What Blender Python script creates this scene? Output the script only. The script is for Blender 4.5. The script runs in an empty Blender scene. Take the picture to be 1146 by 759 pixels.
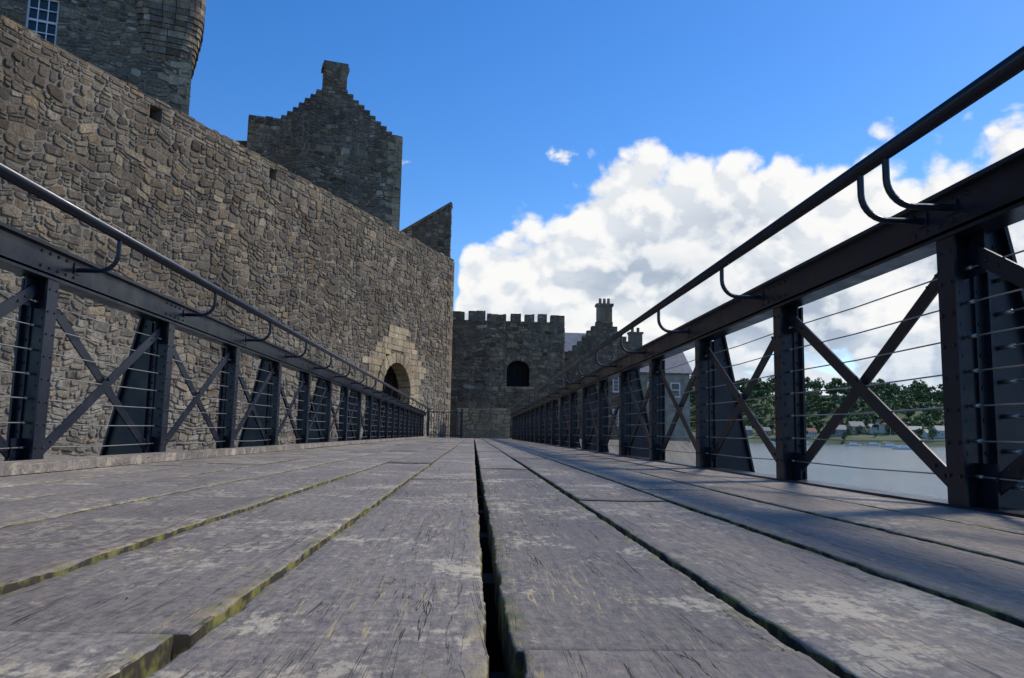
import bpy, math, random
from mathutils import Vector, Matrix, noise as mnoise
R = random.Random(7)
sc = bpy.context.scene
sc.view_settings.view_transform = 'Standard'
try: sc.view_settings.look = 'None'
except Exception: pass
sc.view_settings.exposure = 0

# ------------------------------------------------------------------ helpers
class MB:
    def __init__(s): s.v=[]; s.f=[]; s.m=[]; s.r=[]
    def add(s, vs, fs, mat=0, rnd=0.5):
        b=len(s.v); s.v.extend([tuple(p) for p in vs]); s.r.extend([rnd]*len(vs))
        for f in fs: s.f.append([i+b for i in f]); s.m.append(mat)
    def box(s, c, h, mat=0, rnd=0.5, ax=None):
        c=Vector(c)
        if ax is None: ax=(Vector((1,0,0)),Vector((0,1,0)),Vector((0,0,1)))
        vs=[c+ax[0]*(h[0]*i)+ax[1]*(h[1]*j)+ax[2]*(h[2]*k) for k in(-1,1) for j in(-1,1) for i in(-1,1)]
        s.add(vs,[(0,2,3,1),(4,5,7,6),(0,1,5,4),(2,6,7,3),(0,4,6,2),(1,3,7,5)],mat,rnd)
    def box2(s,a,b,mat=0,rnd=0.5):
        c=[(a[i]+b[i])/2 for i in range(3)]; h=[abs(b[i]-a[i])/2 for i in range(3)]
        s.box(c,h,mat,rnd)
    def beam(s,a,b,w,t,wdir,mat=0,rnd=0.5):
        a=Vector(a);b=Vector(b);d=(b-a);L=d.length;d.normalize()
        wd=Vector(wdir); wd=(wd-d*wd.dot(d)).normalized(); td=d.cross(wd)
        s.box((a+b)/2,(w/2,t/2,L/2),mat,rnd,(wd,td,d))
    def tube(s,path,r,seg=8,mat=0,rnd=0.5,cap=True):
        path=[Vector(p) for p in path]; vs=[];fs=[];n=len(path)
        up=None
        for i,p in enumerate(path):
            t=(path[min(i+1,n-1)]-path[max(i-1,0)]).normalized()
            if up is None:
                up=Vector((0,0,1)) if abs(t.z)<.9 else Vector((1,0,0))
            a=(up-t*up.dot(t)).normalized(); up=a; b=t.cross(a)
            rr=r[i] if isinstance(r,(list,tuple)) else r
            for k in range(seg):
                an=2*math.pi*k/seg
                vs.append(p+a*(rr*math.cos(an))+b*(rr*math.sin(an)))
        for i in range(n-1):
            for k in range(seg):
                k2=(k+1)%seg
                fs.append((i*seg+k,i*seg+k2,(i+1)*seg+k2,(i+1)*seg+k))
        if cap:
            fs.append(tuple(range(seg-1,-1,-1))); fs.append(tuple(range((n-1)*seg,n*seg)))
        s.add(vs,fs,mat,rnd)
    def dome(s,c,n,r,mat=0):
        c=Vector(c);n=Vector(n).normalized()
        a=n.orthogonal().normalized();b=n.cross(a)
        vs=[];fs=[]
        for (q,h) in((1,0),(.8,.55)):
            for k in range(6):
                an=math.pi*k/3
                vs.append(c+a*(r*q*math.cos(an))+b*(r*q*math.sin(an))+n*(r*h))
        vs.append(c+n*(r*.8))
        for k in range(6):
            k2=(k+1)%6
            fs.append((k,k2,6+k2,6+k)); fs.append((6+k,6+k2,12))
        s.add(vs,fs,mat)
    def obj(s,name,mats,smooth=False,parent=None,edge=None):
        me=bpy.data.meshes.new(name); me.from_pydata(s.v,[],s.f)
        for m in mats: me.materials.append(m)
        me.polygons.foreach_set('material_index',s.m)
        at=me.attributes.new('rnd','FLOAT','POINT'); at.data.foreach_set('value',s.r)
        if edge:
            at=me.attributes.new('edge','FLOAT','POINT'); at.data.foreach_set('value',edge)
        if smooth: me.polygons.foreach_set('use_smooth',[True]*len(s.f))
        me.update()
        o=bpy.data.objects.new(name,me); sc.collection.objects.link(o)
        if parent: o.parent=parent
        return o
def empty(name):
    o=bpy.data.objects.new(name,None); sc.collection.objects.link(o); return o

class NT:
    def __init__(s,nt): s.nt=nt; s.L=nt.links
    def n(s,t,**k):
        x=s.nt.nodes.new(t)
        for a,b in k.items(): setattr(x,a,b)
        return x
    def put(s,sock,val):
        if isinstance(val,bpy.types.NodeSocket): s.L.new(val,sock)
        elif val is not None: sock.default_value=val
    def math(s,op,a,b=None,c=None,clamp=False):
        x=s.n('ShaderNodeMath',operation=op); x.use_clamp=clamp
        s.put(x.inputs[0],a); s.put(x.inputs[1],b) if b is not None else None
        if c is not None: s.put(x.inputs[2],c)
        return x.outputs[0]
    def noise(s,vec,scale,detail=4,rough=.55,dist=0,dim='3D'):
        x=s.n('ShaderNodeTexNoise'); x.noise_dimensions=dim
        s.put(x.inputs['Vector'],vec); x.inputs['Scale'].default_value=scale
        x.inputs['Detail'].default_value=detail; x.inputs['Roughness'].default_value=rough
        x.inputs['Distortion'].default_value=dist
        return x.outputs['Fac']
    def mapr(s,v,a,b,c=0,d=1,interp='LINEAR'):
        x=s.n('ShaderNodeMapRange'); x.interpolation_type=interp
        s.put(x.inputs['Value'],v)
        for i,q in zip(('From Min','From Max','To Min','To Max'),(a,b,c,d)): s.put(x.inputs[i],q)
        return x.outputs['Result']
    def mix(s,f,a,b,mode='MIX'):
        x=s.n('ShaderNodeMix',data_type='RGBA',blend_type=mode)
        s.put(x.inputs[0],f); s.put(x.inputs[6],a if not isinstance(a,tuple) else a+(1,)*(4-len(a)))
        s.put(x.inputs[7],b if not isinstance(b,tuple) else b+(1,)*(4-len(b)))
        return x.outputs[2]
    def ramp(s,f,pts,interp='LINEAR'):
        x=s.n('ShaderNodeValToRGB'); x.color_ramp.interpolation=interp
        e=x.color_ramp.elements
        while len(e)<len(pts): e.new(.5)
        for i,(p,c) in enumerate(pts):
            e[i].position=p; e[i].color=tuple(c)+(1,)
        s.put(x.inputs[0],f); return x.outputs[0]
    def mapping(s,vec,scale=(1,1,1),loc=(0,0,0),rot=(0,0,0)):
        x=s.n('ShaderNodeMapping'); s.put(x.inputs[0],vec)
        x.inputs['Location'].default_value=loc; x.inputs['Rotation'].default_value=rot; x.inputs['Scale'].default_value=scale
        return x.outputs[0]
    def bump(s,h,st=.5,dist=.02,nrm=None):
        x=s.n('ShaderNodeBump'); x.inputs['Strength'].default_value=st; x.inputs['Distance'].default_value=dist
        s.put(x.inputs['Height'],h)
        if nrm is not None: s.put(x.inputs['Normal'],nrm)
        return x.outputs[0]
def newmat(name):
    m=bpy.data.materials.new(name); m.use_nodes=True
    t=NT(m.node_tree); b=m.node_tree.nodes['Principled BSDF']
    tc=t.n('ShaderNodeTexCoord').outputs['Object']
    at=t.n('ShaderNodeAttribute',attribute_name='rnd').outputs['Fac']
    return m,t,b,tc,at

def stone_mat(name, cols, bright=1.0, low=False):
    m,t,b,tc,at=newmat(name)
    n=len(cols)
    base=t.ramp(at,[(i/(n-1),tuple(c*bright for c in cols[i])) for i in range(n)])
    n1=t.noise(tc,13,3,.65)
    c=t.mix(.85,base,t.ramp(n1,[(.3,(.45,.44,.42)),(.55,(1,.98,.95)),(.75,(1.5,1.4,1.22))]),'MULTIPLY')
    n2=t.noise(tc,.35,3,.6)                     # large damp stains
    c=t.mix(t.mapr(n2,.45,.64,0,.58),c,tuple(x*bright for x in(.105,.082,.058)))
    n3=t.noise(t.mapping(tc,(1.6,1.6,.22)),1.2,3,.6)   # vertical run-off streaks
    c=t.mix(t.mapr(n3,.50,.68,0,.58),c,tuple(x*bright for x in(.08,.066,.05)))
    n4=t.noise(tc,2.6,4,.7)                     # lichen
    c=t.mix(t.mapr(n4,.57,.72,0,.6),c,tuple(x*bright for x in(.52,.46,.34)))
    if low:                                      # remains of limewash on the lower wall
        sp=t.n('ShaderNodeSeparateXYZ'); t.put(sp.inputs[0],tc)
        z=t.math('ADD',sp.outputs[2],t.math('MULTIPLY',n2,5))
        c=t.mix(t.math('MULTIPLY',t.mapr(z,7.0,3.0,0,.6),t.mapr(n4,.40,.6)),c,(.44,.39,.31))
    t.put(b.inputs['Base Color'],c); b.inputs['Roughness'].default_value=.92
    b.inputs['Specular IOR Level'].default_value=.2
    t.put(b.inputs['Normal'],t.bump(t.noise(tc,20,3,.7),.8,.04))
    return m
def mortar_mat(name,c0,c1):
    m,t,b,tc,at=newmat(name)
    c=t.mix(t.mapr(t.noise(tc,.5,3),.35,.65),c0,c1)
    c=t.mix(.6,c,t.ramp(t.noise(tc,18,3,.7),[(.3,(.4,.4,.4)),(.7,(1.2,1.2,1.2))]),'MULTIPLY')
    t.put(b.inputs['Base Color'],c); b.inputs['Roughness'].default_value=.95
    b.inputs['Specular IOR Level'].default_value=.15
    return m
brown=[(.08,.062,.045),(.235,.175,.115),(.14,.112,.083),(.34,.26,.17),(.18,.145,.108),(.26,.215,.165),(.44,.345,.22),(.155,.14,.122),(.36,.26,.15),(.10,.082,.064),(.56,.47,.34)]
pale=[(.48,.36,.21),(.56,.44,.27),(.40,.32,.21),(.62,.50,.33)]
M_stone=stone_mat('rubble_stone',brown,bright=.88,low=True)
M_stonem=stone_mat('rubble_stone_inner',brown,bright=1.05)
M_stoned=stone_mat('rubble_stone_dark',brown,bright=.85)
M_pale=stone_mat('pale_dressed_stone',pale)
M_mort=mortar_mat('lime_mortar',(.14,.117,.088),(.33,.285,.22))
M_mortd=mortar_mat('old_mortar',(.12,.095,.07),(.25,.205,.15))

def simple(name,col,rough=.8,metal=0,var=.25,scale=6,bump=.2,bs=20):
    m,t,b,tc,at=newmat(name)
    c=t.mix(var,col,t.ramp(t.noise(tc,scale,4,.6),[(.3,(.3,.3,.3)),(.7,(1.4,1.4,1.4))]),'MULTIPLY')
    t.put(b.inputs['Base Color'],c); b.inputs['Roughness'].default_value=rough; b.inputs['Metallic'].default_value=metal
    if bump: t.put(b.inputs['Normal'],t.bump(t.noise(tc,bs,3),bump,.01))
    return m
M_white=simple('white_paint',(.75,.75,.73),.5,var=.1)
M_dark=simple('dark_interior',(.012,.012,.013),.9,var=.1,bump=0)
M_harl=simple('harled_wall',(.36,.31,.23),.95,var=.6,scale=1.5)
M_slate=simple('slate_roof',(.15,.155,.17),.6,var=.6,scale=3)
M_door=simple('oak_door',(.07,.045,.03),.7,var=.6,scale=8)
def glassm():
    m,t,b,tc,at=newmat('window_glass'); b.inputs['Base Color'].default_value=(.03,.04,.05,1)
    b.inputs['Roughness'].default_value=.08; return m
M_glass=glassm()

# ------------------------------------------------------------------ masonry
Z=Vector((0,0,1))
def fill_rect(mb,O,U,N,u0,u1,z0,z1,h=(.12,.28),w=(.16,.5),dep=(.008,.04),rfun=None,mat=0,joint=.012,fine=True):
    z=z0
    while z<z1-1e-4:
        hh=R.uniform(*h)
        if z1-z-hh<h[0]*.8: hh=z1-z
        hh=min(hh,z1-z)
        u=u0
        while u<u1-1e-4:
            ww=R.uniform(w[0],w[1])*(.7+.6*hh/h[1])
            if R.random()<.15: ww*=1.35
            if u1-u-ww<w[0]*.8: ww=u1-u
            parts=[(u,u+ww,z,z+hh)]
            rq=R.random()
            if hh>.17 and ww<.5 and rq<.28:
                q=R.uniform(.3,.7); parts=[(u,u+ww,z,z+hh*q),(u,u+ww,z+hh*q,z+hh)]
            elif hh>.15 and ww>.26 and rq<.5:
                q=R.uniform(.22,.4); parts=[(u,u+ww*q,z,z+hh*.5),(u,u+ww*q,z+hh*.5,z+hh),(u+ww*q,u+ww,z,z+hh)]
            for (a,b,c,d) in parts:
                rr=R.random()
                if rfun: rr=rfun(rr,(a+b)/2,(c+d)/2)
                j=joint*R.uniform(.6,2.0)
                stone(mb,O,U,N,a+j,b-j,c+j,d-j,R.uniform(*dep),rr,mat,(u0,u1,z0,z1),fine)
            u+=ww
        z+=hh
def stone(mb,O,U,N,a,b,c,d,dep,rr,mat,lim,fine):
    w=b-a;h=d-c
    if w<=.01 or h<=.01: return
    k=min(w,h)*.36
    q=lambda:k*R.uniform(.2,1.25)
    pts=[(a+q(),c),(b-q(),c),(b,c+q()),(b,d-q()),(b-q(),d),(a+q(),d),(a,d-q()),(a,c+q())]
    cu=(a+b)/2;cz=(c+d)/2
    jit=min(w,h)*.10
    def warp(u,z):
        e=min(1,max(0,(z-lim[2])/.6),max(0,(lim[3]-z)/.6))
        return z+e*(.09*math.sin(u*1.1+z*.8)+.06*math.sin(u*2.7-z*1.9+1)+.04*math.sin(u*6.3+z*3))
    pts=[(u+R.uniform(-jit,jit),z+R.uniform(-jit,jit)) for u,z in pts]
    vs=[]
    tu=R.uniform(-.2,.2);tz=R.uniform(-.25,.25)
    for (sc_,dd) in ((1,-.02),(.96,dep*.65),(.80,dep)) if fine else ((1,-.02),(.9,dep)):
        for u,z in pts:
            uu=cu+(u-cu)*sc_; zz=cz+(z-cz)*sc_
            dn=dd if dd<0 else dd+(uu-cu)*tu*.3+(zz-cz)*tz*.3
            vs.append(O+U*uu+Z*warp(uu,zz)+N*dn)
    L=3 if fine else 2
    fs=[]
    for l in range(L-1):
        for i in range(8):
            j=(i+1)%8; fs.append((l*8+i,l*8+j,(l+1)*8+j,(l+1)*8+i))
    fs.append(tuple(range((L-1)*8,L*8)))
    if U.cross(Z).dot(N)<0: fs=[tuple(reversed(f)) for f in fs]
    mb.add(vs,fs,mat,rr)
def back_rect(mb,O,U,N,u0,u1,z0,z1,t,mat=1):
    c=O+U*((u0+u1)/2)+Z*((z0+z1)/2)-N*(t/2)
    mb.box(c,((u1-u0)/2,t/2,(z1-z0)/2),mat,.5,(U,N,Z))
def panel(mb,O,U,N,rects,t=1.0,**k):
    for r in rects:
        back_rect(mb,O,U,N,*r,t); fill_rect(mb,O,U,N,*r,**k)
def coping(mb,O,U,N,u0,u1,z,t,w=(.35,.8),hgt=(.09,.16),over=.06,mat=0):
    u=u0
    while u<u1-.01:
        ww=min(R.uniform(*w),u1-u); hh=R.uniform(*hgt)
        c=O+U*(u+ww/2)+Z*(z+hh/2+.002)+N*(over/2-t/2+R.uniform(-.02,.02))
        mb.box(c,(ww/2-.006,t/2+over/2,hh/2),mat,R.random(),(U,N,Z)); u+=ww

# --- curtain wall
C0=Vector((-1.42,45,0)); CU=Vector((-.3744,-.9272,0)).normalized(); CN=Vector((.9272,-.3744,0)).normalized()
WT=10.2
mb=MB()
def cr(r,u,z):
    v=.5+.5*mnoise.noise(Vector((u*.25,z*.35,3)))
    if z<4.5: return min(1,r*.85+.2*v)
    return r*(.75+.35*v) if z>WT-1.4 else min(1,r*.95+.03)
rects=[(0,4.8,-3.4,WT-.62),(4.8,8.5,4.0,WT-.62),(8.5,44,-3.4,WT-.62)]
panel(mb,C0,CU,CN,rects,1.3,h=(.11,.32),w=(.17,.54),rfun=cr,dep=(.008,.05),joint=.013)
back_rect(mb,C0,CU,CN,4.8,8.5,-3.4,-.05,1.3)
panel(mb,C0,CU,CN,[(a,b,WT-.62,WT-.17) for a,b in((0,16.95),(17.4,22.8),(23.3,44))],.6,h=(.13,.24),w=(.2,.55),rfun=cr)
panel(mb,C0,CU,CN,[(0,44,WT-.17,WT)],.6,h=(.16,.2),w=(.25,.7),rfun=cr)
for a in(17.17,23.05): mb.box(C0+CU*a+Z*(WT-.4)-CN*.5,(.24,.08,.22),2,.5,(CU,CN,Z))  # near-black box behind each notch stands in for shade inside the hole
coping(mb,C0,CU,CN,0,44,WT,.6,over=.015,hgt=(.02,.10),w=(.2,.7))
fill_rect(mb,C0-CN*1.3,CN,-CU,0,1.3,-1,WT,h=(.2,.3),w=(.3,.6),rfun=cr)
z=-1
i=0
while z<WT-.3:
    hh=R.uniform(.26,.36); L=.75 if i%2 else .42
    mb.box(C0+CU*(L/2-.02)+Z*(z+hh/2)+CN*.0,(L/2,.05,hh/2-.008),0,R.uniform(.2,.9),(CU,CN,Z)); z+=hh;i+=1
wall=empty('castle_curtain_wall')
mb.obj('rubble_masonry',[M_stone,M_mort,M_dark],parent=wall)
g=MB(); gc=6.65; gz=2.1
n=13
for i in range(n):
    a0=math.pi*i/n+.012; a1=math.pi*(i+1)/n-.012
    ro=2.0*R.uniform(.97,1.08); vs=[]
    for dn in(-.6,.10+R.uniform(-.015,.02)):
        for (r_,a) in((1.5,a0),(ro,a0),(ro,a1),(1.5,a1)):
            vs.append(C0+CU*(gc+r_*math.cos(a))+Z*(gz+r_*math.sin(a))+CN*dn)
    g.add(vs,[(0,1,2,3),(4,7,6,5),(0,4,5,1),(1,5,6,2),(2,6,7,3),(3,7,4,0)],0,R.random())
z=-.4
while z<5.3:
    hh=R.uniform(.24,.42)
    zm=z+hh/2
    hwid=2.35 if zm<1.9 else (2.75 if zm<3.6 else (2.3 if zm<4.2 else (1.7 if zm<4.8 else .95)))
    inner=1.5 if zm<gz else (math.sqrt(max(0,1.93**2-(max(z,gz)-gz)**2)))
    for sg in(-1,1):
        lim=hwid*R.uniform(.85,1.12); u=inner
        while u<lim:
            ww=R.uniform(.3,.7)
            g.box(C0+CU*(gc+sg*(u+ww/2))+Z*zm+CN*(-.23+R.uniform(0,.03)),(ww/2-.01,.27,hh/2-.011),0,R.random(),(CU,CN,Z)); u+=ww
    z+=hh
g.obj('gateway_surround',[M_pale],parent=wall)
g=MB()
g.box(C0+CU*gc+Z*1.6-CN*1.9,(2.4,.1,2.6),0,.5,(CU,CN,Z))
for sg in(-1,1): g.box(C0+CU*(gc+sg*1.9)+Z*1.6-CN*1.2,(.15,.7,2.6),0,.5,(CU,CN,Z))
g.box(C0+CU*gc+Z*4.05-CN*1.2,(2.2,.7,.15),0,.5,(CU,CN,Z))
for i in range(9):
    g.box(C0+CU*(gc-1.5+i*.375)+Z*1.4-CN*1.72,(.17,.04,1.8),1,.5,(CU,CN,Z))
for i in range(7):
    g.box(C0+CU*(gc-1.5+i*.5)+Z*1.6-CN*.85,(.025,.025,2.1),2,.5,(CU,CN,Z))
for i in range(6):
    g.box(C0+CU*gc+Z*(.2+i*.6)-CN*.8,(1.7,.02,.025),2,.5,(CU,CN,Z))
g.obj('gate_recess',[M_mortd,M_door,M_dark],parent=wall)

# --- tower / keep
TO=Vector((-12.3,32,0)); TU=Vector((-.933,-.36,0)).normalized(); TN=Vector((.36,-.933,0)).normalized()
tw=empty('castle_tower')
mb=MB()
wu,wz,ww,wh=5.53,16.0,.55,1.1
panel(mb,TO,TU,TN,[(0,wu-ww,-1,26),(wu+ww,18,-1,26),(wu-ww,wu+ww,-1,wz-wh+.2),(wu-ww,wu+ww,wz+wh,26)],1.0,h=(.14,.34),w=(.22,.6),fine=False,dep=(.01,.06))
panel(mb,TO-TN*1.0,-TN,-TU,[(0,11,-1,26)],1.0,h=(.18,.34),w=(.25,.6),fine=False)
mb.box(TO+TU*9-TN*6+Z*12.4,(8.9,4.9,13.3),1,.5,(TU,TN,Z))
z=8;i=0
while z<15.2:
    hh=R.uniform(.3,.42); L=.85 if i%2 else .5
    mb.box(TO+TU*(L/2-.03)+Z*(z+hh/2)+TN*.0,(L/2,.05,hh/2-.01),2,R.random(),(TU,TN,Z)); z+=hh;i+=1
def rsq(cen,hs,r,nseg=4):
    out=[]
    for (sx_,sy_,a0) in((1,1,0),(-1,1,90),(-1,-1,180),(1,-1,270)):
        for i in range(nseg+1):
            a=math.radians(a0+90*i/nseg)
            out.append(cen+TU*(-(sx_*(hs-r)+r*math.cos(a)))+TN*(sy_*(hs-r)+r*math.sin(a)))
    return out
cc=TO+TU*1.0-TN*1.0
zz=15.2; i=0
while zz<26:
    hh=R.uniform(.2,.3)
    pr=1.0+.38*min(1,i/9)**.8
    ring=rsq(cc,pr,.6)
    n=len(ring)
    per=[]
    for a in range(n):
        p,q2=ring[a],ring[(a+1)%n]; L=(q2-p).length
        k=max(1,int(L/R.uniform(.35,.55)))
        for j in range(k): per.append((p+(q2-p)*(j/k),p+(q2-p)*((j+1)/k)))
    for (p,q2) in per:
        o_=R.uniform(-.015,.02); d=(p+q2)/2-cc; d.z=0; d.normalize()
        g_=(q2-p)*.02
        vs=[v+Z*e for e in(zz,zz+hh-.015) for v in(cc+(p-cc)*.5,p+d*o_+g_,q2+d*o_-g_,cc+(q2-cc)*.5)]
        mb.add(vs,[(0,3,2,1),(4,5,6,7),(0,1,5,4),(1,2,6,5),(2,3,7,6)],0,R.random())
    zz+=hh;i+=1
mb.obj('tower_masonry',[M_stonem,M_mort,M_pale],parent=tw)
mb=MB()
P=TO+TU*wu+Z*(wz+.1)
mb.box(P-TN*.25,(ww,.01,wh-.08),1,.5,(TU,TN,Z))
for i in range(4):
    mb.box(P+TU*(-ww+.04+i*(2*ww-.08)/3)-TN*.18,(.035 if i in(0,3) else .02,.03,wh-.1),0,.5,(TU,TN,Z))
for i in range(5):
    mb.box(P+Z*(-wh+.14+i*(2*wh-.28)/4)-TN*.175,(ww-.01,.028,.045 if i in(0,2,4) else .02),0,.5,(TU,TN,Z))
mb.obj('sash_window',[M_white,M_glass],parent=tw)

# --- gabled building with chimney
GA=Vector((-12.14,39.66,0)); GB=Vector((-4.38,42,0)); GU=(GB-GA).normalized(); W=(GB-GA).length; GN=Vector((GU.y,-GU.x,0))
gb=empty('crow_stepped_gable_building')
mb=MB()
zb=15.2+.2
def q(t): return t*W
rc=[(0,W,-1,zb)]
rc.append((0,q(.2),zb,16.35))
steps=7
for i in range(steps):
    t0=.20+(.45-.20)*i/steps; t1=.20+(.45-.20)*(i+1)/steps
    rc.append((q(t0),q(t1),zb,16.55+(18.3-16.55)*i/(steps-1)))
rc.append((q(.45),q(.62),zb,18.5))
for i in range(steps+1):
    t0=.62+(.93-.62)*i/(steps+1); t1=.62+(.93-.62)*(i+1)/(steps+1)
    rc.append((q(t0),q(t1),zb,18.3-(18.3-16.5)*i/steps))
rc.append((q(.93),W,zb,16.35))
for r in rc:
    back_rect(mb,GA,GU,GN,*r,.8)
    fill_rect(mb,GA,GU,GN,*r,h=(.14,.3),w=(.2,.55) if r[1]-r[0]>1 else (.15,.3),fine=False,dep=(.01,.06))
    if r[3]>zb+.1: coping(mb,GA,GU,GN,r[0]+.003,r[1]-.003,r[3],.8,w=(.3,.5),over=.05)
mb.box(GA+GU*(W/2)-GN*4+Z*7,(W/2-.05,3.15,8.3),1,.5,(GU,GN,Z))
fill_rect(mb,GB,-GN,GU,0,7,4,16.2,h=(.2,.3),w=(.25,.5),fine=False)
z=5;i=0
while z<16.1:
    hh=R.uniform(.3,.4); L=.8 if i%2 else .45
    mb.box(GB-GU*(L/2-.03)+Z*(z+hh/2)+GN*.0,(L/2,.05,hh/2-.01),2,R.random(),(GU,GN,Z)); z+=hh;i+=1
cq=GA+GU*q(.535)-GN*.4
for (hz,z0,z1,o) in((.62,18.5,19.75,0),(.72,19.75,19.95,0),(.66,19.95,20.15,0)):
    mb.box(cq+Z*((z0+z1)/2),(hz,.42,(z1-z0)/2),1 if o else 0,.75,(GU,GN,Z))
fill_rect(mb,cq+GN*.42-GU*.62,GU,GN,0,1.24,18.5,19.75,h=(.2,.28),w=(.3,.5),fine=False)
mb.obj('gable_masonry',[M_stonem,M_mort,M_pale],parent=gb)
mb=MB()
pk=GA+GU*q(.535)+Z*18.0
vs=[GA+GU*q(.05)+Z*16-GN*.85,pk-GN*.85,GA+GU*q(.98)+Z*16-GN*.85]
vs+= [v-GN*6.5 for v in vs]
mb.add(vs,[(0,3,4,1),(1,4,5,2),(0,1,2),(3,5,4),(0,2,5,3)],0)
mb.obj('slate_roof',[M_slate],parent=gb)
mb=MB()
lo=Vector((-18,41,0));lu=Vector((1,-.02,0)).normalized();ln=Vector((-.02,-1,0)).normalized()
panel(mb,lo,lu,ln,[(0,6.2,4,15.5)],.6,h=(.2,.3),w=(.3,.6),fine=False)
mb.obj('castle_inner_wall',[M_stoned,M_mortd])

# --- sloping ruined wall by the corner
mb=MB()
o=Vector((-5.2,47,0));u=Vector((1,0,0));n=Vector((0,-1,0))
k=9
for i in range(k):
    a=3.46*i/k;b=3.46*(i+1)/k
    zt=12.05+(14.15-12.05)*(i+.5)/k
    back_rect(mb,o,u,n,a,b,4,zt,.9); fill_rect(mb,o,u,n,a,b,4,zt,h=(.16,.28),w=(.2,.4),fine=False)
fill_rect(mb,o+u*3.46,Vector((0,1,0)),Vector((1,0,0)),0,.9,4,14.2,h=(.2,.3),w=(.3,.5),fine=False)
mb.beam(o+Z*12.05+Vector((0,.45,0)),o+u*3.5+Z*14.3+Vector((0,.45,0)),1.0,.16,(0,1,0),0,.3)
mb.obj('ruined_gable_wall',[M_stonem,M_mort])

# --- far crenellated wall with window
mb=MB()
o=Vector((-6,52,0));u=Vector((1,0,0));n=Vector((0,-1,0))
wx0,wx1,wz0,wz1=8.0,9.75,3.35,4.55
E=11.95; zt=7.75
rc=[(0,wx0,-1,zt),(wx1,E,-1,zt),(wx0,wx1,-1,wz0),(wx0,wx1,wz1+.62,zt)]
panel(mb,o,u,n,rc,1.4,h=(.18,.36),w=(.24,.7),fine=False,dep=(.02,.08))
for a,b,e in((4,5.2,.5),(5.45,6.6,.55),(6.7,8.0,.36),(8.3,9.0,.45),(9.25,9.9,.42),(10.15,10.75,.45),(11.0,11.95,.40)):
    panel(mb,o,u,n,[(a,b,zt,zt+e)],.6,h=(.18,.28),w=(.25,.5),fine=False)
    coping(mb,o,u,n,a,b,zt+e,.6,w=(.3,.6),over=.02,hgt=(.04,.12))
panel(mb,o+u*E+Vector((0,1.4,0)),Vector((0,1,0)),Vector((1,0,0)),[(0,8,-1,zt)],1.0,h=(.2,.3),w=(.3,.6),fine=False)
fill_rect(mb,o+u*E,Vector((0,1,0)),Vector((1,0,0)),0,1.4,-1,zt,h=(.2,.3),w=(.3,.6),fine=False)
mb.box2((-6,51.88,2.1),(5.95,51.995,2.25),0,.5)
fw=empty('castle_battlement_wall')
mb.obj('battlement_masonry',[M_stonem,M_mort],parent=fw)
mb=MB()
cx=-6+(wx0+wx1)/2
for i in range(9):
    a0=math.pi*i/9+.015;a1=math.pi*(i+1)/9-.015
    vs=[Vector((cx+r_*math.cos(a),52+dn,wz1+r_*math.sin(a)*.75)) for dn in(.5,-.06) for (r_,a) in((.74,a0),(1.25,a0),(1.25,a1),(.74,a1))]
    mb.add(vs,[(0,1,2,3),(4,7,6,5),(0,4,5,1),(1,5,6,2),(2,6,7,3),(3,7,4,0)],0,.2+R.random()*.7)
mb.box2((cx-1.2,51.95,wz1),(cx-.86,52.4,wz1+.7),0,.3); mb.box2((cx+.86,51.95,wz1),(cx+1.2,52.4,wz1+.7),0,.3)
for i in range(5):
    for sg in(-1,1): mb.box2((cx+sg*.76,51.94,wz0+i*.25),(cx+sg*(1.0+.25*(i%2)),52.4,wz0+i*.25+.235),0,.2+R.random()*.7)
mb.box2((cx-1.1,51.9,wz0-.16),(cx+1.1,52.5,wz0-.004),0,.6)
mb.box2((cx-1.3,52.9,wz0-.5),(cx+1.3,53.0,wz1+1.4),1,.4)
for i in range(4): mb.box2((cx-.6+i*.4-.02,52.42,wz0),(cx-.6+i*.4+.02,52.46,wz1+.6),2,.4)
mb.obj('arched_window',[M_stonem,M_dark,M_dark],parent=fw)
mb=MB()
panel(mb,Vector((-4,49.2,0)),u,n,[(0,6.3,-.5,2.15)],.6,h=(.18,.28),w=(.3,.6),fine=False)
for i in range(8):
    panel(mb,Vector((-4,49.2,0)),u,n,[(i*.8+.05,i*.8+.5,2.15,2.5)],.5,h=(.15,.2),w=(.3,.5),fine=False)
mb.obj('castle_outer_parapet',[M_stoned,M_mortd])
mb=MB()
panel(mb,Vector((-.95,44.3,0)),u,n,[(0,3.0,-.5,1.5)],.5,h=(.2,.3),w=(.35,.8),dep=(.012,.03),fine=False,joint=.008)
coping(mb,Vector((-.95,44.3,0)),u,n,0,3,1.5,.5,w=(.6,.9),over=.05)
mb.obj('low_stone_wall',[M_pale,M_mort])

# --- house right of the castle
hs=empty('crow_stepped_house')
mb=MB()
o=Vector((7.2,60,0))
rc=[(0,5.6,-1,6.2)]
n_=6
for i in range(n_):
    z1=6.6+(8.6-6.6)*i/(n_-1)
    a=2.15*i/n_; b=2.15*(i+1)/n_
    rc.append((a,b,6.2,z1)); rc.append((5.6-b,5.6-a,6.2,z1))
rc.append((2.15,3.45,6.2,8.95))
for r in rc:
    back_rect(mb,o,u,n,*r,.7); fill_rect(mb,o,u,n,*r,h=(.22,.34),w=(.3,.6),fine=False)
    if r[3]>6.3: coping(mb,o,u,n,r[0]+.003,r[1]-.003,r[3],.7,w=(.3,.5),over=.06)
mb.box2((7.25,60.72,-1),(12.75,70,6.3),1)
mb.box2((9.45,60,8.95),(10.6,60.75,10.3),0,.3)
mb.box2((9.35,59.9,10.3),(10.7,60.85,10.5),0,.5)
for dx in(9.7,10.03,10.36): mb.tube([(dx,60.37,10.5),(dx,60.37,10.95)],[.13,.11],8,0,.6)
mb.obj('house_masonry',[M_stonem,M_mortd],parent=hs)
mb=MB()
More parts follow.
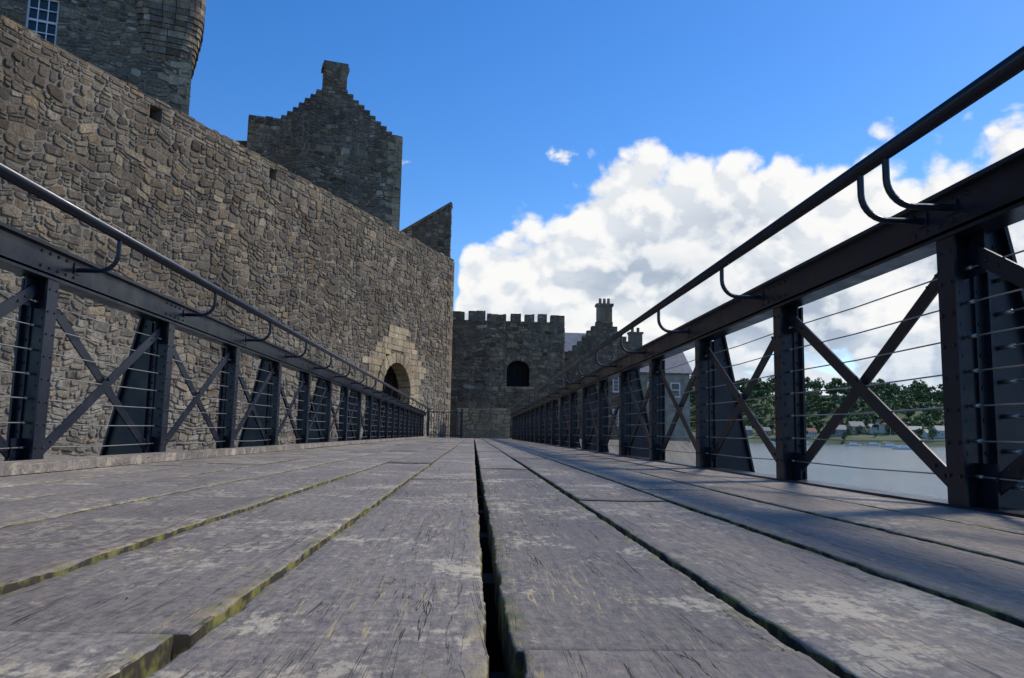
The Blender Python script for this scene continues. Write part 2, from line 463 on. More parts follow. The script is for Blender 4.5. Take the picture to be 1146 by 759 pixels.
vs=[(7.1,60.72,6.2),(10,60.72,8.5),(12.9,60.72,6.2),(7.1,70,6.2),(10,70,8.5),(12.9,70,6.2)]
mb.add(vs,[(0,3,4,1),(1,4,5,2),(3,5,4),(0,1,2)],0)
mb.obj('slate_roof',[M_slate],parent=hs)
mb=MB()
for (x,z) in((8.7,4.2),(11.1,4.2),(8.7,1.6),(11.1,1.6)):
    mb.box2((x-.45,59.9,z-.65),(x+.45,59.97,z+.65),0)
    for a in(-.2,.2):
        for c in(-.42,-.14,.14,.42)[::1]:
            mb.box2((x+a-.17,59.88,z+c-.12),(x+a+.17,59.897,z+c+.12),1)
mb.obj('windows',[M_white,M_glass],parent=hs)

def plainhouse(name,x0,x1,y0,y1,eave,ridge,base,mw,mr,chim=(),wins=()):
    e=empty(name); mb=MB()
    mb.box2((x0,y0,base),(x1,y1,eave),0)
    ym=(y0+y1)/2
    mb.add([(x0,y0,eave),(x0,y1,eave),(x0,ym,ridge),(x1,y0,eave),(x1,y1,eave),(x1,ym,ridge)],[(0,2,1),(3,4,5)],0)
    mb.obj('walls',[mw],parent=e); mb=MB(); ov=.3*(y1-y0)/8
    for sg,ya in((-1,y0),(1,y1)):
        a=Vector((x0-ov,ya+sg*ov,eave-ov*.6)); b=Vector((x1+ov,ya+sg*ov,eave-ov*.6)); c=Vector((x1+ov,ym,ridge+.05)); d=Vector((x0-ov,ym,ridge+.05))
        t=Vector((0,0,.12)); vs=[a,b,c,d,a+t,b+t,c+t,d+t]
        mb.add(vs,[(0,3,2,1),(4,5,6,7),(0,1,5,4),(1,2,6,5),(2,3,7,6),(3,0,4,7)],0)
    mb.obj('roof',[mr],parent=e)
    mb=MB()
    for (x,w,zt) in chim:
        mb.box2((x-w/2,ym-w/3,ridge-1),(x+w/2,ym+w/3,zt),0); mb.box2((x-w/2-.08,ym-w/3-.08,zt),(x+w/2+.08,ym+w/3+.08,zt+.15),0)
        for dx in(-.22,.22): mb.tube([(x+dx*w,ym,zt+.15),(x+dx*w,ym,zt+.55)],.13,8,0)
    if chim: mb.obj('chimneys',[M_stoned],parent=e)
    mb=MB()
    for (x,z,w,h) in wins:
        mb.box2((x-w/2,y0-.06,z-h/2),(x+w/2,y0-.01,z+h/2),0)
        mb.box2((x-w/2+.1,y0-.075,z-h/2+.1),(x+w/2-.1,y0-.062,z-.04),1)
        mb.box2((x-w/2+.1,y0-.075,z+.04),(x+w/2-.1,y0-.062,z+h/2-.1),1)
    if wins: mb.obj('windows',[M_white,M_glass],parent=e)
    return e
plainhouse('harled_house',12.95,17.4,62.5,69,5.4,7.5,-1,M_harl,M_slate,chim=((13.6,1.1,8.9),(16.9,1.0,8.5)),
   wins=((14.3,4.0,.8,1.2),(16.2,4.0,.8,1.2)))
plainhouse('slate_roofed_house',3.0,9.6,66,73,7.3,9.2,-1,M_harl,M_slate)

# ------------------------------------------------------------------ pier deck
def wood():
    m,t,b,tc,at=newmat('weathered_deck_timber')
    ed=t.n('ShaderNodeAttribute',attribute_name='edge').outputs['Fac']
    off=t.n('ShaderNodeCombineXYZ'); t.put(off.inputs[1],t.math('MULTIPLY',at,37.)); t.put(off.inputs[0],t.math('MULTIPLY',at,11.))
    v=t.n('ShaderNodeVectorMath',operation='ADD'); t.put(v.inputs[0],tc); t.put(v.inputs[1],off.outputs[0]); v=v.outputs[0]
    base=t.ramp(at,[(0,(.185,.163,.14)),(.4,(.26,.23,.198)),(.7,(.215,.187,.16)),(1,(.29,.257,.222))])
    gr=t.noise(t.mapping(v,(75,17,10)),1,4,.7,.2)
    c=t.mix(.7,base,t.ramp(gr,[(.3,(.5,.49,.48)),(.5,(.98,.98,.98)),(.7,(1.4,1.33,1.2))]),'MULTIPLY')
    mott=t.noise(v,60,5,.8)
    c=t.mix(.9,c,t.ramp(mott,[(.3,(.42,.42,.42)),(.5,(1,1,1)),(.7,(1.5,1.42,1.28))]),'MULTIPLY')
    # worn tan patches, broken up
    pm=t.noise(t.mapping(v,(8,6.5,4)),1,5,.75,.4)
    pm=t.math('ADD',pm,t.math('MULTIPLY',t.math('SUBTRACT',gr,.5),.45))
    pm=t.math('ADD',pm,t.math('MULTIPLY',t.math('SUBTRACT',mott,.5),.6))
    zone=t.mapr(t.noise(v,2.0,2),.38,.62,-.09,.075)
    pm=t.math('ADD',pm,zone)
    c=t.mix(t.mapr(pm,.55,.66,0,.8),c,(.53,.46,.33))
    # thin tan scratches along the grain
    s1=t.noise(t.mapping(v,(48,2.6,10)),1,3,.6,.5)
    sm=t.math('MULTIPLY',t.mapr(t.math('ABSOLUTE',t.math('SUBTRACT',s1,.56)),0,.012,1,0),t.mapr(t.noise(v,3.1,2),.42,.56))
    c=t.mix(t.math('MULTIPLY',sm,.9),c,(.50,.39,.18))
    ck=t.noise(t.mapping(v,(30,1.1,10)),1,4,.6,.8)
    ckm=t.mapr(t.math('ABSOLUTE',t.math('SUBTRACT',ck,.5)),0,.007,1,0)
    ckm=t.math('MULTIPLY',ckm,t.mapr(t.noise(v,2.2,2),.43,.55))
    c=t.mix(ckm,c,(.04,.034,.029))
    c=t.mix(t.mapr(t.noise(v,1.1,2),.42,.7,0,.45),c,(.135,.108,.09))
    # moss / exposed yellowish wood near the board edges
    em=t.math('MULTIPLY',ed,t.mapr(t.math('ADD',t.noise(v,9,4,.7),t.math('MULTIPLY',t.math('SUBTRACT',mott,.5),.4)),.46,.60))
    mcol=t.mix(t.mapr(t.noise(v,23,2),.44,.60),(.30,.235,.12),(.13,.14,.04))
    c=t.mix(t.math('MULTIPLY',em,.8),c,mcol)
    t.put(b.inputs['Base Color'],c)
    t.put(b.inputs['Roughness'],t.mapr(mott,.3,.7,.5,.85)); b.inputs['Specular IOR Level'].default_value=.35
    h=t.math('ADD',t.math('MULTIPLY',gr,.5),t.math('MULTIPLY',mott,.7))
    h=t.math('SUBTRACT',h,t.math('MULTIPLY',ckm,.9))
    t.put(b.inputs['Normal'],t.bump(h,.85,.004))
    return m
def moss():
    m,t,b,tc,at=newmat('mossy_timber_edge')
    c=t.mix(t.mapr(t.noise(tc,14,4,.7),.46,.6),(.035,.028,.018),(.19,.18,.04))
    t.put(b.inputs['Base Color'],c); b.inputs['Roughness'].default_value=.95
    return m
M_wood=wood(); M_moss=moss()
M_beam=simple('tarred_timber',(.035,.03,.024),.9,var=.5)
deck=empty('pier_deck')
gaps=[-1.80,-1.50,-1.205,-.905,-.570,-.268,.030,.326,.625,.928,1.22,1.56]
mb=MB()
EP=[1,1,1,1,.0,0,0,.0,1,1,1,1]
def board(xa,xb,ya,yb,dz,rr):
    y=ya; ys=[]
    while y<yb-1e-6:
        ys.append(y); y+= .015 if (y>-.1 and y<2.2) else (.06 if y<5 else .5)
    ys.append(yb)
    rows=[]
    tw=R.uniform(-.003,.003); cup=R.uniform(-.002,.003)
    for y in ys:
        eL=.0035*mnoise.noise(Vector((xa*9,y*9,1)))+.003*mnoise.noise(Vector((xa*9,y*45,5)))
        eR=.0035*mnoise.noise(Vector((xb*9,y*9,7)))+.003*mnoise.noise(Vector((xb*9,y*45,9)))
        cL=.002+.007*max(0,mnoise.noise(Vector((xa*3,y*8,11))))+.004*max(0,mnoise.noise(Vector((xa*3,y*40,17))))
        cR=.002+.007*max(0,mnoise.noise(Vector((xb*3,y*8,13))))+.004*max(0,mnoise.noise(Vector((xb*3,y*40,19))))
        z0=dz+ (0.0015*mnoise.noise(Vector((xa,y*1.3,3))))
        L=xa+eL; Rr=xb+eR; w=Rr-L
        end=.001 if (y==ya or y==yb) else 0
        sp_=.022
        rows.append([(L,y,-.06),(L,y,z0-cL-end),(L+cL*.4,y,z0-cL*.35-end),(L+cL*1.3,y,z0-end),(L+cL*1.3+sp_,y,z0+cup*.3-end),(L+w*.36,y,z0+cup-end),(L+w*.64,y,z0+cup+tw*.3-end),(Rr-cR*1.3-sp_,y,z0+tw*.3-end),(Rr-cR*1.3,y,z0+tw*.3-end),(Rr-cR*.4,y,z0-cR*.35-end),(Rr,y,z0-cR-end),(Rr,y,-.06)])
    vs=[p for r in rows for p in r]; n=12
    top=[];side=[]
    for i in range(len(rows)-1):
        for k in range(n-1):
            f=(i*n+k,i*n+k+1,(i+1)*n+k+1,(i+1)*n+k)
            f=tuple(reversed(f))
            (side if k in(0,10) else top).append(f)
    b=len(mb.v)
    mb.add(vs,top,0,rr)
    for f in side: mb.f.append([i+b for i in f]); mb.m.append(1)
    mb.f.append([b+i for i in range(n)]); mb.m.append(1)
    mb.f.append([b+(len(rows)-1)*n+i for i in range(n-1,-1,-1)]); mb.m.append(1)
for i in range(len(gaps)-1):
    ga=.013 if gaps[i]==.030 else .0085; gbb=.013 if gaps[i+1]==.030 else .0085
    xa=gaps[i]+ga; xb=gaps[i+1]-gbb
    first={6:.76,4:.82}.get(i, R.uniform(1.8,4.6))
    y=-1.6; nxt=first
    while y<31.4:
        e=min(nxt,31.4)
        a_,b_=xa,xb
        if i==4 and y<0: b_=xb-.016
        if i==6 and y<0: a_=xa+.006
        if y>0: a_+=R.uniform(-.002,.002); b_-=R.uniform(-.002,.002)
        board(a_,b_,y+.0015,e-.0015,R.uniform(-.003,.003),R.random())
        y=e; nxt=e+R.uniform(3.4,4.8)
mb.obj('deck_boards',[M_wood,M_moss],smooth=True,parent=deck,edge=EP*(len(mb.v)//12))
mb=MB()
for y in [(-1+i*.62) for i in range(53)]:
    mb.box2((-1.95,y-.05,-.2),(1.7,y+.05,-.064),0,.3)
for x in(-1.7,-.9,-.27,.03,.62,1.4): mb.box2((x-.08,-1.6,-.45),(x+.08,31.4,-.204),0,.2)  # centre beam added to keep the wide gap dark instead of bright water
for y in(-1,4.5,10,15.5,21,26.5):
    for x in(-1.6,1.3): mb.tube([(x,y,-5.6),(x,y,-.455)],.16,10,0,.2)
    mb.box2((-1.9,y-.12,-.7),(1.6,y+.12,-.455),0,.3)
mb.obj('substructure',[M_beam],parent=deck)
mb=MB()
y=-1.6
while y<31.3:
    e=min(y+R.uniform(2.6,3.4),31.4); mb.box2((-1.89,y+.004,.004),(-1.775,e-.004,.05),0,R.random()); y=e
mb.obj('kerb_timber',[M_wood],parent=deck)

# ------------------------------------------------------------------ railings
def steel():
    m,t,b,tc,at=newmat('navy_painted_steel')
    n=t.noise(tc,7,4,.65)
    c=t.mix(t.mapr(n,.4,.7),(.004,.007,.015),(.010,.015,.028))
    c=t.mix(t.mapr(t.noise(tc,30,4,.75),.66,.74,0,.5),c,(.04,.034,.028))
    t.put(b.inputs['Base Color'],c); t.put(b.inputs['Roughness'],t.mapr(n,.3,.7,.26,.46))
    b.inputs['Specular IOR Level'].default_value=.42
    return m
M_steel=steel()
M_cable=simple('galvanised_cable',(.42,.40,.36),.4,.7,var=.3,bump=0)
def railing(sg,X0,HX,y0,tapk,Yend=31.2):
    e=empty('steel_truss_railing')
    s=MB(); x=lambda v: sg*(X0+v)
    zb,zt=.845,.985
    ys=-1.6
    s.box2((x(-.035),ys,zt-.014),(x(.135),Yend,zt),0)
    s.box2((x(.035),ys,zb+.0122),(x(.055),Yend,zt-.0142),0)
    s.box2((x(-.005),ys,zb),(x(.095),Yend,zb+.012),0)
    s.box2((x(-.012),ys,zb+.02),(x(.0),Yend,zt-.0142),0)
    s.box2((x(-.0),ys,-.16),(x(.012),Yend,.012),0)
    s.box2((x(.0122),ys,.0),(x(.11),Yend,.012),0)
    s.box2((x(.045),ys,-.16),(x(.06),Yend,-.002),0)
    k=-3
    posts=[]
    while True:
        y=y0+1.39*k
        if y>Yend: break
        if y>-1.5: posts.append((k,y))
        k+=1
    c=MB()
    for k,y in posts:
        tap=(k%2==tapk)
        s.box2((x(0),y-.045,.0125),(x(.010),y+.045,zb-.0005),0)
        s.box2((x(.0105),y-.006,.0125),(x(.105),y+.006,zb-.0005),0)
        s.box2((x(.1055),y-.045,.0125),(x(.1155),y+.045,zb-.0005),0)
        s.box2((x(.0105),y-.018,.0125),(x(.040),y-.0065,zb-.0005),0)
        s.box2((x(.078),y-.018,.0125),(x(.105),y-.0065,zb-.0005),0)
        if y<12:
            for i in range(8):
                z=.07+i*.1
                s.dome((x(.026),y-.018,z),(0,-1,0),.008); s.dome((x(.091),y-.018,z),(0,-1,0),.008)
                s.dome((x(0),y-.027,z+.03),(-sg,0,0),.007); s.dome((x(0),y+.027,z+.03),(-sg,0,0),.007)
            for i in range(-2,3):
                s.dome((x(-.012),y+i*.07,zb+.04),(-sg,0,0),.008); s.dome((x(-.012),y+i*.07,zt-.035),(-sg,0,0),.008)
        for z,zz in((.0125,.14),(zb-.13,zb)):
            s.box2((x(.0565),y-.11,z),(x(.0645),y+.11,zz),0)
        if tap:
            a=.118
            vs=[]
            for dy in(-.006,.006):
                vs+=[(x(a),y+dy,-.15),(x(a+.27),y+dy,-.15),(x(a+.05),y+dy,zb+.05),(x(a),y+dy,zb+.05)]
            s.add(vs,[(0,1,2,3),(4,7,6,5),(0,4,5,1),(1,5,6,2),(2,6,7,3),(3,7,4,0)])
            s.beam((x(a+.272),y,-.15),(x(a+.056),y,zb+.05),.08,.012,(0,1,0))
            s.box2((x(.02),y-.05,-.3),(x(a+.33),y+.05,-.165),0)
            if y<12:
                for i in range(9):
                    f=i/8; s.dome((x(a+.25-.21*f),y-.006,.0+f*.82),(0,-1,0),.008)
        offs=(.09,-.07) if (sg>0 and k==0) else (.16,)
        for d in offs:
            yj=y+d; hx=HX; pts=[]
            zA=.925; r_=.085
            pts.append((x(.04),yj,zA)); pts.append((x(-.02),yj,zA)); 
            pts.append((sg*(hx+r_),yj,zA))
            for i in range(1,8):
                an=math.pi/2*i/7
                pts.append((sg*(hx+r_-r_*math.sin(an)),yj,zA+r_-r_*math.cos(an)))
            pts.append((sg*hx,yj,1.09))
            s.tube(pts,.011,10)
            s.box2((x(-.018),yj-.028,zA-.02),(x(-.0125),yj+.028,zA+.02),0)
        if y<14:
            for i in range(7):
                z=.10+i*.107
                c.tube([(x(.05),y-.055,z),(x(.05),y-.02,z)],.0065,6)
                if sg>0 and k==0: c.tube([(x(.16),y-.07,z-.03),(x(.16),y+.0,z-.03)],.007,6); c.tube([(x(.16),y-1.4,z-.03),(x(.16),y-.07,z-.03)],.003,6)
    for (k,y) in posts:
        yn=y+1.39
        if yn>Yend: break
        s.beam((x(.068),y+.05,zb-.05),(x(.068),yn-.05,.05),.055,.007,(0,0,1))
        s.beam((x(.050),y+.05,.05),(x(.050),yn-.05,zb-.05),.055,.007,(0,0,1))
        s.beam((x(.086),y+.05,zb-.03),(x(.086),yn-.05,.07),.006,.03,(0,0,1))
        ym=(y+yn)/2; s.dome((x(.046),ym,.448),(-sg,0,0),.012)
        if y<12:
            for f in(.06,.1):
                for (za,zbb) in((.05,zb-.05),(zb-.05,.05)):
                    s.dome((x(.0465),y+.05+1.29*f,za+(zbb-za)*f),(-sg,0,0),.008); s.dome((x(.0465),yn-.05-1.29*f,zbb-(zbb-za)*f),(-sg,0,0),.008)
    s.obj('truss',[M_steel],parent=e)
    h=MB()
    h.tube([(sg*HX,-1.6,1.095),(sg*HX,10,1.095),(sg*HX,20,1.095),(sg*HX,Yend,1.095)],.024,14)
    h.obj('handrail',[M_steel],smooth=True,parent=e)
    for i in range(7):
        z=.10+i*.107
        for (ka,ya) in posts[:-1]:
            pts=[(x(.05),ya+1.39*f,z-.006*math.sin(math.pi*f)) for f in(0,.5,1)]
            c.tube(pts,.0028,6,cap=False)
    c.obj('cables',[M_cable],smooth=True,parent=e)
railing(1,1.48,1.26,2.36,0)
railing(-1,1.90,1.70,3.55,1)
mb=MB()
for i in range(14): mb.tube([(-1.85+i*.1,32.6,-.05),(-1.85+i*.1,32.6,1.05)],.012,6)
for z in(.1,1.05): mb.box2((-1.9,32.58,z-.02),(-.5,32.62,z+.02),0)
for x in(-1.9,-.5): mb.box2((x-.04,32.56,-.05),(x+.04,32.64,1.2),0)
mb.obj('metal_gate',[M_steel])

# ------------------------------------------------------------------ ground, water, far shore
def ground():
    xs=[-9000,-2500,-700,-250,-110]+[-80+2*i for i in range(36)]+[-8+i for i in range(33)]+[26+2*i for i in range(23)]+[90,160,400,1200,3500,9000]
    ysl=[-9000,-2500,-600,-150,-50]+[-20+2*i for i in range(25)]+[29+i for i in range(82)]+[112+2*i for i in range(15)]+[165,220,400,900,2500,9000]
    def hgt(x,y):
        P=Vector((x,y,0))-C0; s=P.dot(CU); d=P.dot(CN)
        h=-5.5
        if x<-260 or y<-100 or y>300 or x>100: return h
        if d<=0: h=max(h,-.2) if s>-4 else h
        else: h=max(h,-.7-.35*d) if s>-4 else h
        xr=min(18.0,3.0+max(0,y-32)*.47)
        dx=max(-40-x,0,(x-xr)*.9); dy=max(32-y,0,y-105)
        h=max(h,-.07-1.6*math.hypot(dx,dy))
        return h+(.08*mnoise.noise(Vector((x*.3,y*.3,0))) if h<-.5 else 0)
    vs=[(x,y,hgt(x,y)) for y in ysl for x in xs]; n=len(xs)
    fs=[(j*n+i,j*n+i+1,(j+1)*n+i+1,(j+1)*n+i) for j in range(len(ysl)-1) for i in range(n-1)]
    m,t,b,tc,at=newmat('shore_ground')
    c=t.mix(t.mapr(t.noise(tc,.4,4),.4,.6),(.12,.105,.08),(.19,.17,.14))
    c=t.mix(.6,c,t.ramp(t.noise(tc,9,4,.7),[(.3,(.4,.4,.4)),(.7,(1.4,1.4,1.4))]),'MULTIPLY')
    t.put(b.inputs['Base Color'],c); b.inputs['Roughness'].default_value=.95
    t.put(b.inputs['Normal'],t.bump(t.noise(tc,12,4,.7),.8,.05))
    mb=MB(); mb.add(vs,fs); mb.obj('ground',[m])
ground()
def sea():
    m,t,b,tc,at=newmat('sea_water')
    n=t.noise(t.mapping(tc,(.05,.09,1)),1,5,.7)
    n2=t.noise(t.mapping(tc,(.9,1.6,1)),1,4,.65)
    t.put(b.inputs['Base Color'],t.mix(t.mapr(t.math('ADD',t.math('MULTIPLY',n,.6),t.math('MULTIPLY',n2,.4)),.42,.58),(.05,.095,.125),(.10,.16,.195)))  # light and dark of ripples painted into the water colour
    b.inputs['Roughness'].default_value=.16
    b.inputs['IOR'].default_value=1.33; b.inputs['Specular IOR Level'].default_value=.5
    t.put(b.inputs['Normal'],t.bump(t.math('ADD',n2,n),.8,.12))
    mb=MB(); mb.add([(-9000,-9000,-2.4),(9000,-9000,-2.4),(9000,9000,-2.4),(-9000,9000,-2.4)],[(0,1,2,3)])
    mb.obj('sea',[m])
sea()
def hh(az,r):
    s=650+18*mnoise.noise(Vector((az*9,0,0)))
    d=r-s
    if d<0: return -6+max(-1,d/40)
    k=min(1,d/230); k=k*k*(3-2*k)
    return -1.5+3.5*min(1,d/12)+ (40+16*mnoise.noise(Vector((az*7,r*.004,2))))*k
mb=MB()
A=[math.radians(9+.6*i) for i in range(120)]; RR=[600,640,650,660,670,685,700,720,740,760,790,820,850,880,930,1000,1200,1700]
vs=[(r*math.sin(a),r*math.cos(a),hh(a,r)) for a in A for r in RR]; n=len(RR)
fs=[(i*n+j,i*n+j+1,(i+1)*n+j+1,(i+1)*n+j) for i in range(len(A)-1) for j in range(n-1)]
fs=[tuple(reversed(f)) for f in fs]
m,t,b,tc,at=newmat('grass_field')
t.put(b.inputs['Base Color'],t.mix(t.mapr(t.noise(tc,.012,4),.4,.6),(.045,.085,.02),(.10,.13,.045))); b.inputs['Roughness'].default_value=.9
mb.add(vs,fs); mb.obj('far_hillside',[m],smooth=True)
m,t,b,tc,at=newmat('foliage')
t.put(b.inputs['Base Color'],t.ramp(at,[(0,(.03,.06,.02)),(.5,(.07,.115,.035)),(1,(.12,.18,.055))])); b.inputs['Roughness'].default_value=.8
M_fol=m
mb=MB()
def tree(x,y,z,H):
    tr=R.random()*.6
    mb.tube([(x,y,z-1),(x,y,z+H*.5)],[H*.03,H*.015],5,1,.2)
    for c in range(R.randint(9,13)):
        a=R.uniform(0,6.28); cz=z+H*R.uniform(.16,.86)
        q_=R.uniform(.05,.42)*H*(1.12-abs((cz-z)/H-.4)*1.3)
        cx,cy=x+math.cos(a)*q_,y+math.sin(a)*q_; cr_=H*R.uniform(.14,.22)
        rr=tr+R.uniform(0,.4)
        for i in range(20):
            d=Vector((R.gauss(0,1),R.gauss(0,1),R.gauss(0,1))).normalized()*cr_*R.uniform(.6,1.05)
            p=Vector((cx,cy,cz))+Vector((d.x,d.y,d.z*.8)); s_=H*R.uniform(.05,.09)
            nn=(d.normalized()+Vector((R.gauss(0,.5),R.gauss(0,.5),R.gauss(0,.5)))).normalized()
            aa=nn.orthogonal().normalized()*s_; bb=nn.cross(aa)
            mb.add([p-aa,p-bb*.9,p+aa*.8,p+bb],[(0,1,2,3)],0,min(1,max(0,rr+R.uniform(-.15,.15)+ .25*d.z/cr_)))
M_trunk=simple('bark',(.08,.06,.045),.9)
for row,(r0,dens,Hm) in enumerate(((662,.35,7),(684,.75,9),(705,1.0,11),(730,1.1,12),(760,1.0,13),(790,1.0,14),(820,1.05,15),(850,1.1,16),(880,1.2,17))):
    a=math.radians(11)
    while a<math.radians(44):
        if R.random()<dens*(.78+.9*mnoise.noise(Vector((a*14,row*.5,0)))):
            r=r0+R.uniform(-13,13)
            if hh(a,r)>-.5: tree(r*math.sin(a),r*math.cos(a),hh(a,r),Hm*R.uniform(.65,1.3))
        a+=R.uniform(.006,.013)
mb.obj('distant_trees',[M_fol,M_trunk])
M_red=simple('red_tile_roof',(.24,.10,.065),.8); M_cream=simple('cream_render',(.6,.56,.47),.9); M_grey=simple('grey_render',(.3,.28,.25),.9)
for i,azd in enumerate((17.6,19.2,20.6,22.3,23.5,25.2,26.4,27.5,28.4,29.1,29.9,30.7,31.6,33.4,36)):
    a=math.radians(azd); r=R.uniform(668,700)
    x,y=r*math.sin(a),r*math.cos(a); z=hh(a,r); L=R.uniform(4,8); D=4
    big=1.9 if i==3 else R.uniform(.75,1.2)
    plainhouse('shore_house',x-L*big,x+L*big,y-D,y+D,z+4.8*big,z+8*big,z-3,[M_cream,M_grey,M_harl,M_cream][i%4],M_red if i in(4,8) else M_slate,
       wins=tuple((x+dx,z+2.4,1.4,1.6) for dx in(-L*.6,-L*.2,L*.2,L*.6)))
def boat(x,y,L,mast):
    e=empty('moored_boat'); mb=MB()
    st=[(-1,.55),(-.6,.9),(0,1),(.5,.8),(.85,.35),(1,.03)]
    vs=[]
    for (t_,w) in st:
        for (ww,z) in((-1,.9),(-.75,.1),(0,-.3),(.75,.1),(1,.9)):
            vs.append((x+t_*L/2,y+ww*w*L*.16,-2.4+z*L*.1*(1+.25*max(0,t_))))
    fs=[(i*5+j,i*5+j+1,(i+1)*5+j+1,(i+1)*5+j) for i in range(5) for j in range(4)]
    fs.append((0,1,2,3,4)); fs+=[(i*5,(i+1)*5,(i+1)*5+4,i*5+4) for i in range(5)]
    mb.add(vs,fs); mb.obj('hull',[M_white],parent=e)
    mb=MB(); zc=-2.4+L*.09
    mb.box2((x-L*.15,y-L*.09,zc),(x+L*.2,y+L*.09,zc+L*.1)); mb.obj('cabin',[M_white],parent=e)
    if mast:
        mb=MB(); mb.tube([(x+L*.08,y,zc),(x+L*.08,y,zc+L*1.1)],.07,6); mb.tube([(x+L*.08,y,zc+L*.18),(x-L*.35,y,zc+L*.18)],.08,6); mb.obj('mast',[M_cable],parent=e)
for (az,r,L,ms) in((29.2,300,8,0),(28.4,400,9,1),(26.2,440,9,1),(23.2,500,9,1),(21.0,480,8,0),(27.4,540,10,1),(33,520,9,1)):
    a=math.radians(az); boat(r*math.sin(a),r*math.cos(a),L,ms)

# ------------------------------------------------------------------ sky + sun
SAZ,SEL=math.radians(64),math.radians(46)
w=bpy.data.worlds.new('World'); sc.world=w; w.use_nodes=True
t=NT(w.node_tree); w.node_tree.nodes.clear()
out=t.n('ShaderNodeOutputWorld')
sky=t.n('ShaderNodeTexSky',sky_type='NISHITA'); sky.sun_disc=False; sky.sun_elevation=SEL; sky.sun_rotation=SAZ
sky.air_density=1.0; sky.dust_density=.2; sky.ozone_density=3.5
hs_=t.n('ShaderNodeHueSaturation'); hs_.inputs['Saturation'].default_value=1.32; hs_.inputs['Hue'].default_value=.508; hs_.inputs['Value'].default_value=1.14; t.put(hs_.inputs['Color'],sky.outputs[0])
bg=t.n('ShaderNodeBackground'); bg.inputs[1].default_value=.15; t.put(bg.inputs[0],hs_.outputs[0])
dirv=t.n('ShaderNodeTexCoord').outputs['Generated']
sx=t.n('ShaderNodeSeparateXYZ'); t.put(sx.inputs[0],dirv)
az=t.math('ARCTAN2',sx.outputs[0],sx.outputs[1]); el=t.math('ARCSINE',sx.outputs[2])
P=t.n('ShaderNodeCombineXYZ'); t.put(P.inputs[0],az); t.put(P.inputs[1],t.math('MULTIPLY',el,1.25)); P=P.outputs[0]
def puff(vec):
    n=t.noise(vec,7,7,.58,.15)
    v1=t.n('ShaderNodeTexVoronoi',feature='F1'); v1.inputs['Scale'].default_value=17; v1.voronoi_dimensions='2D'
    v2=t.n('ShaderNodeTexVoronoi',feature='F1'); v2.inputs['Scale'].default_value=41; v2.voronoi_dimensions='2D'
    wv=t.n('ShaderNodeVectorMath',operation='MULTIPLY_ADD')
    nn=t.n('ShaderNodeTexNoise'); nn.inputs['Scale'].default_value=14; nn.inputs['Detail'].default_value=4; t.put(nn.inputs['Vector'],vec)
    t.put(wv.inputs[0],nn.outputs['Color']); wv.inputs[1].default_value=(.06,.06,.06); t.put(wv.inputs[2],vec)
    t.put(v1.inputs['Vector'],wv.outputs[0]); t.put(v2.inputs['Vector'],wv.outputs[0])
    b_=t.math('SUBTRACT',.45,v1.outputs['Distance']); b2=t.math('SUBTRACT',.45,v2.outputs['Distance'])
    return t.math('ADD',t.math('ADD',t.math('SUBTRACT',n,.5),t.math('MULTIPLY',b_,.26)),t.math('MULTIPLY',b2,.10))
pf=puff(P)
off=t.n('ShaderNodeVectorMath',operation='ADD'); t.put(off.inputs[0],P); off.inputs[1].default_value=(.010,.024,0)
pf2=puff(off.outputs[0])
fc=t.n('ShaderNodeFloatCurve'); cm=fc.mapping; cv=cm.curves[0]
pts=[(-.10,.0),(-.05,.05),(-.028,.18),(-.01,.25),(.03,.27),(.078,.29),(.124,.325),(.19,.34),(.26,.345),(.335,.365),(.40,.345),(.5,.33),(.567,.34),(.65,.335),(.8,.25),(1.0,.15)]
f=lambda a:(a+.2)/1.2
cv.points[0].location=(0,0); cv.points[1].location=(1,.15)
for a,e_ in pts[:-1]: cv.points.new(f(a),e_)
cm.update()
t.put(fc.inputs['Value'],t.mapr(az,-.2,1.0,0,1))
top=fc.outputs[0]
dd=t.math('SUBTRACT',top,el)
ddc=t.math('MINIMUM',t.math('MULTIPLY',dd,3.0),.28)
low=t.math('MULTIPLY',t.mapr(el,.06,.18,1,0),t.mapr(t.noise(t.mapping(P,(1,2.6,1)),5,4,.5),.42,.60,0,.28))
den=t.math('SUBTRACT',t.math('ADD',ddc,t.math('MULTIPLY',pf,.66)),low)
def small(a0,e0,rx,ry):
    sxn=t.math('MULTIPLY',t.math('SUBTRACT',az,a0),1/rx); syn=t.math('MULTIPLY',t.math('SUBTRACT',el,e0),1/ry)
    r2=t.math('ADD',t.math('MULTIPLY',sxn,sxn),t.math('MULTIPLY',syn,syn))
    return t.math('ADD',t.math('MULTIPLY',t.math('SUBTRACT',.75,r2),.08),t.math('MULTIPLY',t.math('SUBTRACT',t.noise(P,38,5,.65),.5),.36))
for q_ in((.107,.352,.024,.012),(-.098,.338,.010,.008)):
    den=t.math('MAXIMUM',den,small(*q_))
mask=t.mapr(den,0,.10,0,1,'SMOOTHSTEP')
lit=t.mapr(t.math('SUBTRACT',pf,pf2),-.06,.07,0,1)
depth=t.mapr(dd,.01,.16,0,1,'SMOOTHSTEP')
base=t.mapr(t.noise(t.mapping(P,(1,1.6,1)),5.5,4,.55),.36,.6,0,1)
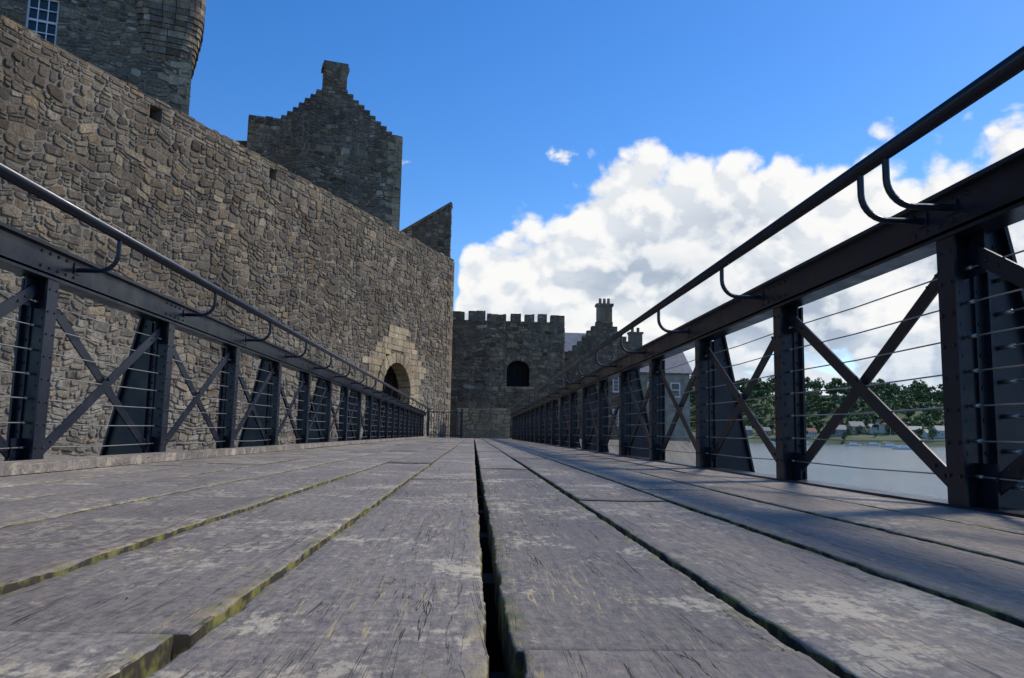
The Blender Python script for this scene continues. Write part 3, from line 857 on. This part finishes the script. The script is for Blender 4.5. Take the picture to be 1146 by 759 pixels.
shade=t.math('SUBTRACT',t.math('ADD',.68,t.math('MULTIPLY',lit,.40)),t.math('MULTIPLY',t.math('MULTIPLY',depth,base),.5),clamp=True)
ccol=t.ramp(shade,[(0,(.34,.42,.54)),(.3,(.48,.56,.67)),(.6,(.76,.81,.87)),(.85,(.95,.955,.96)),(1,(1.0,1.0,.99))])
haze=t.mapr(el,0,.14,.55,0)
ccol=t.mix(haze,ccol,(.50,.66,.86))
bg2=t.n('ShaderNodeBackground'); t.put(bg2.inputs[0],ccol); bg2.inputs[1].default_value=.97
ms=t.n('ShaderNodeMixShader'); t.put(ms.inputs[0],mask); t.put(ms.inputs[1],bg.outputs[0]); t.put(ms.inputs[2],bg2.outputs[0])
t.put(out.inputs[0],ms.outputs[0])
try:
    w.cycles.sampling_method='MANUAL'; w.cycles.sample_map_resolution=256
except Exception: pass
S=Vector((math.sin(SAZ)*math.cos(SEL),math.cos(SAZ)*math.cos(SEL),math.sin(SEL)))
ld=bpy.data.lights.new('sun','SUN'); ld.energy=3.4; ld.angle=math.radians(10); ld.color=(1,.92,.80)
lo_=bpy.data.objects.new('sun',ld); lo_.rotation_euler=S.to_track_quat('Z','Y').to_euler(); sc.collection.objects.link(lo_)

# ------------------------------------------------------------------ camera
cd=bpy.data.cameras.new('camera'); co=bpy.data.objects.new('camera',cd); sc.collection.objects.link(co)
yaw=math.radians(2.66); pit=math.radians(6.94); th=.02
fw_=Vector((math.sin(yaw)*math.cos(pit),math.cos(yaw)*math.cos(pit),math.sin(pit)))
rt=Vector((math.cos(yaw),-math.sin(yaw),0)); up=rt.cross(fw_)
r2=(rt*math.cos(th)+up*math.sin(th)); u2=(up*math.cos(th)-rt*math.sin(th))
M=Matrix((r2,u2,-fw_)).transposed().to_4x4(); M.translation=Vector((0,0,.2))
co.matrix_world=M
cd.sensor_width=36; cd.lens=27.46; cd.clip_start=.02; cd.clip_end=20000
cd.dof.use_dof=True; cd.dof.focus_distance=2.2; cd.dof.aperture_fstop=32
sc.camera=co
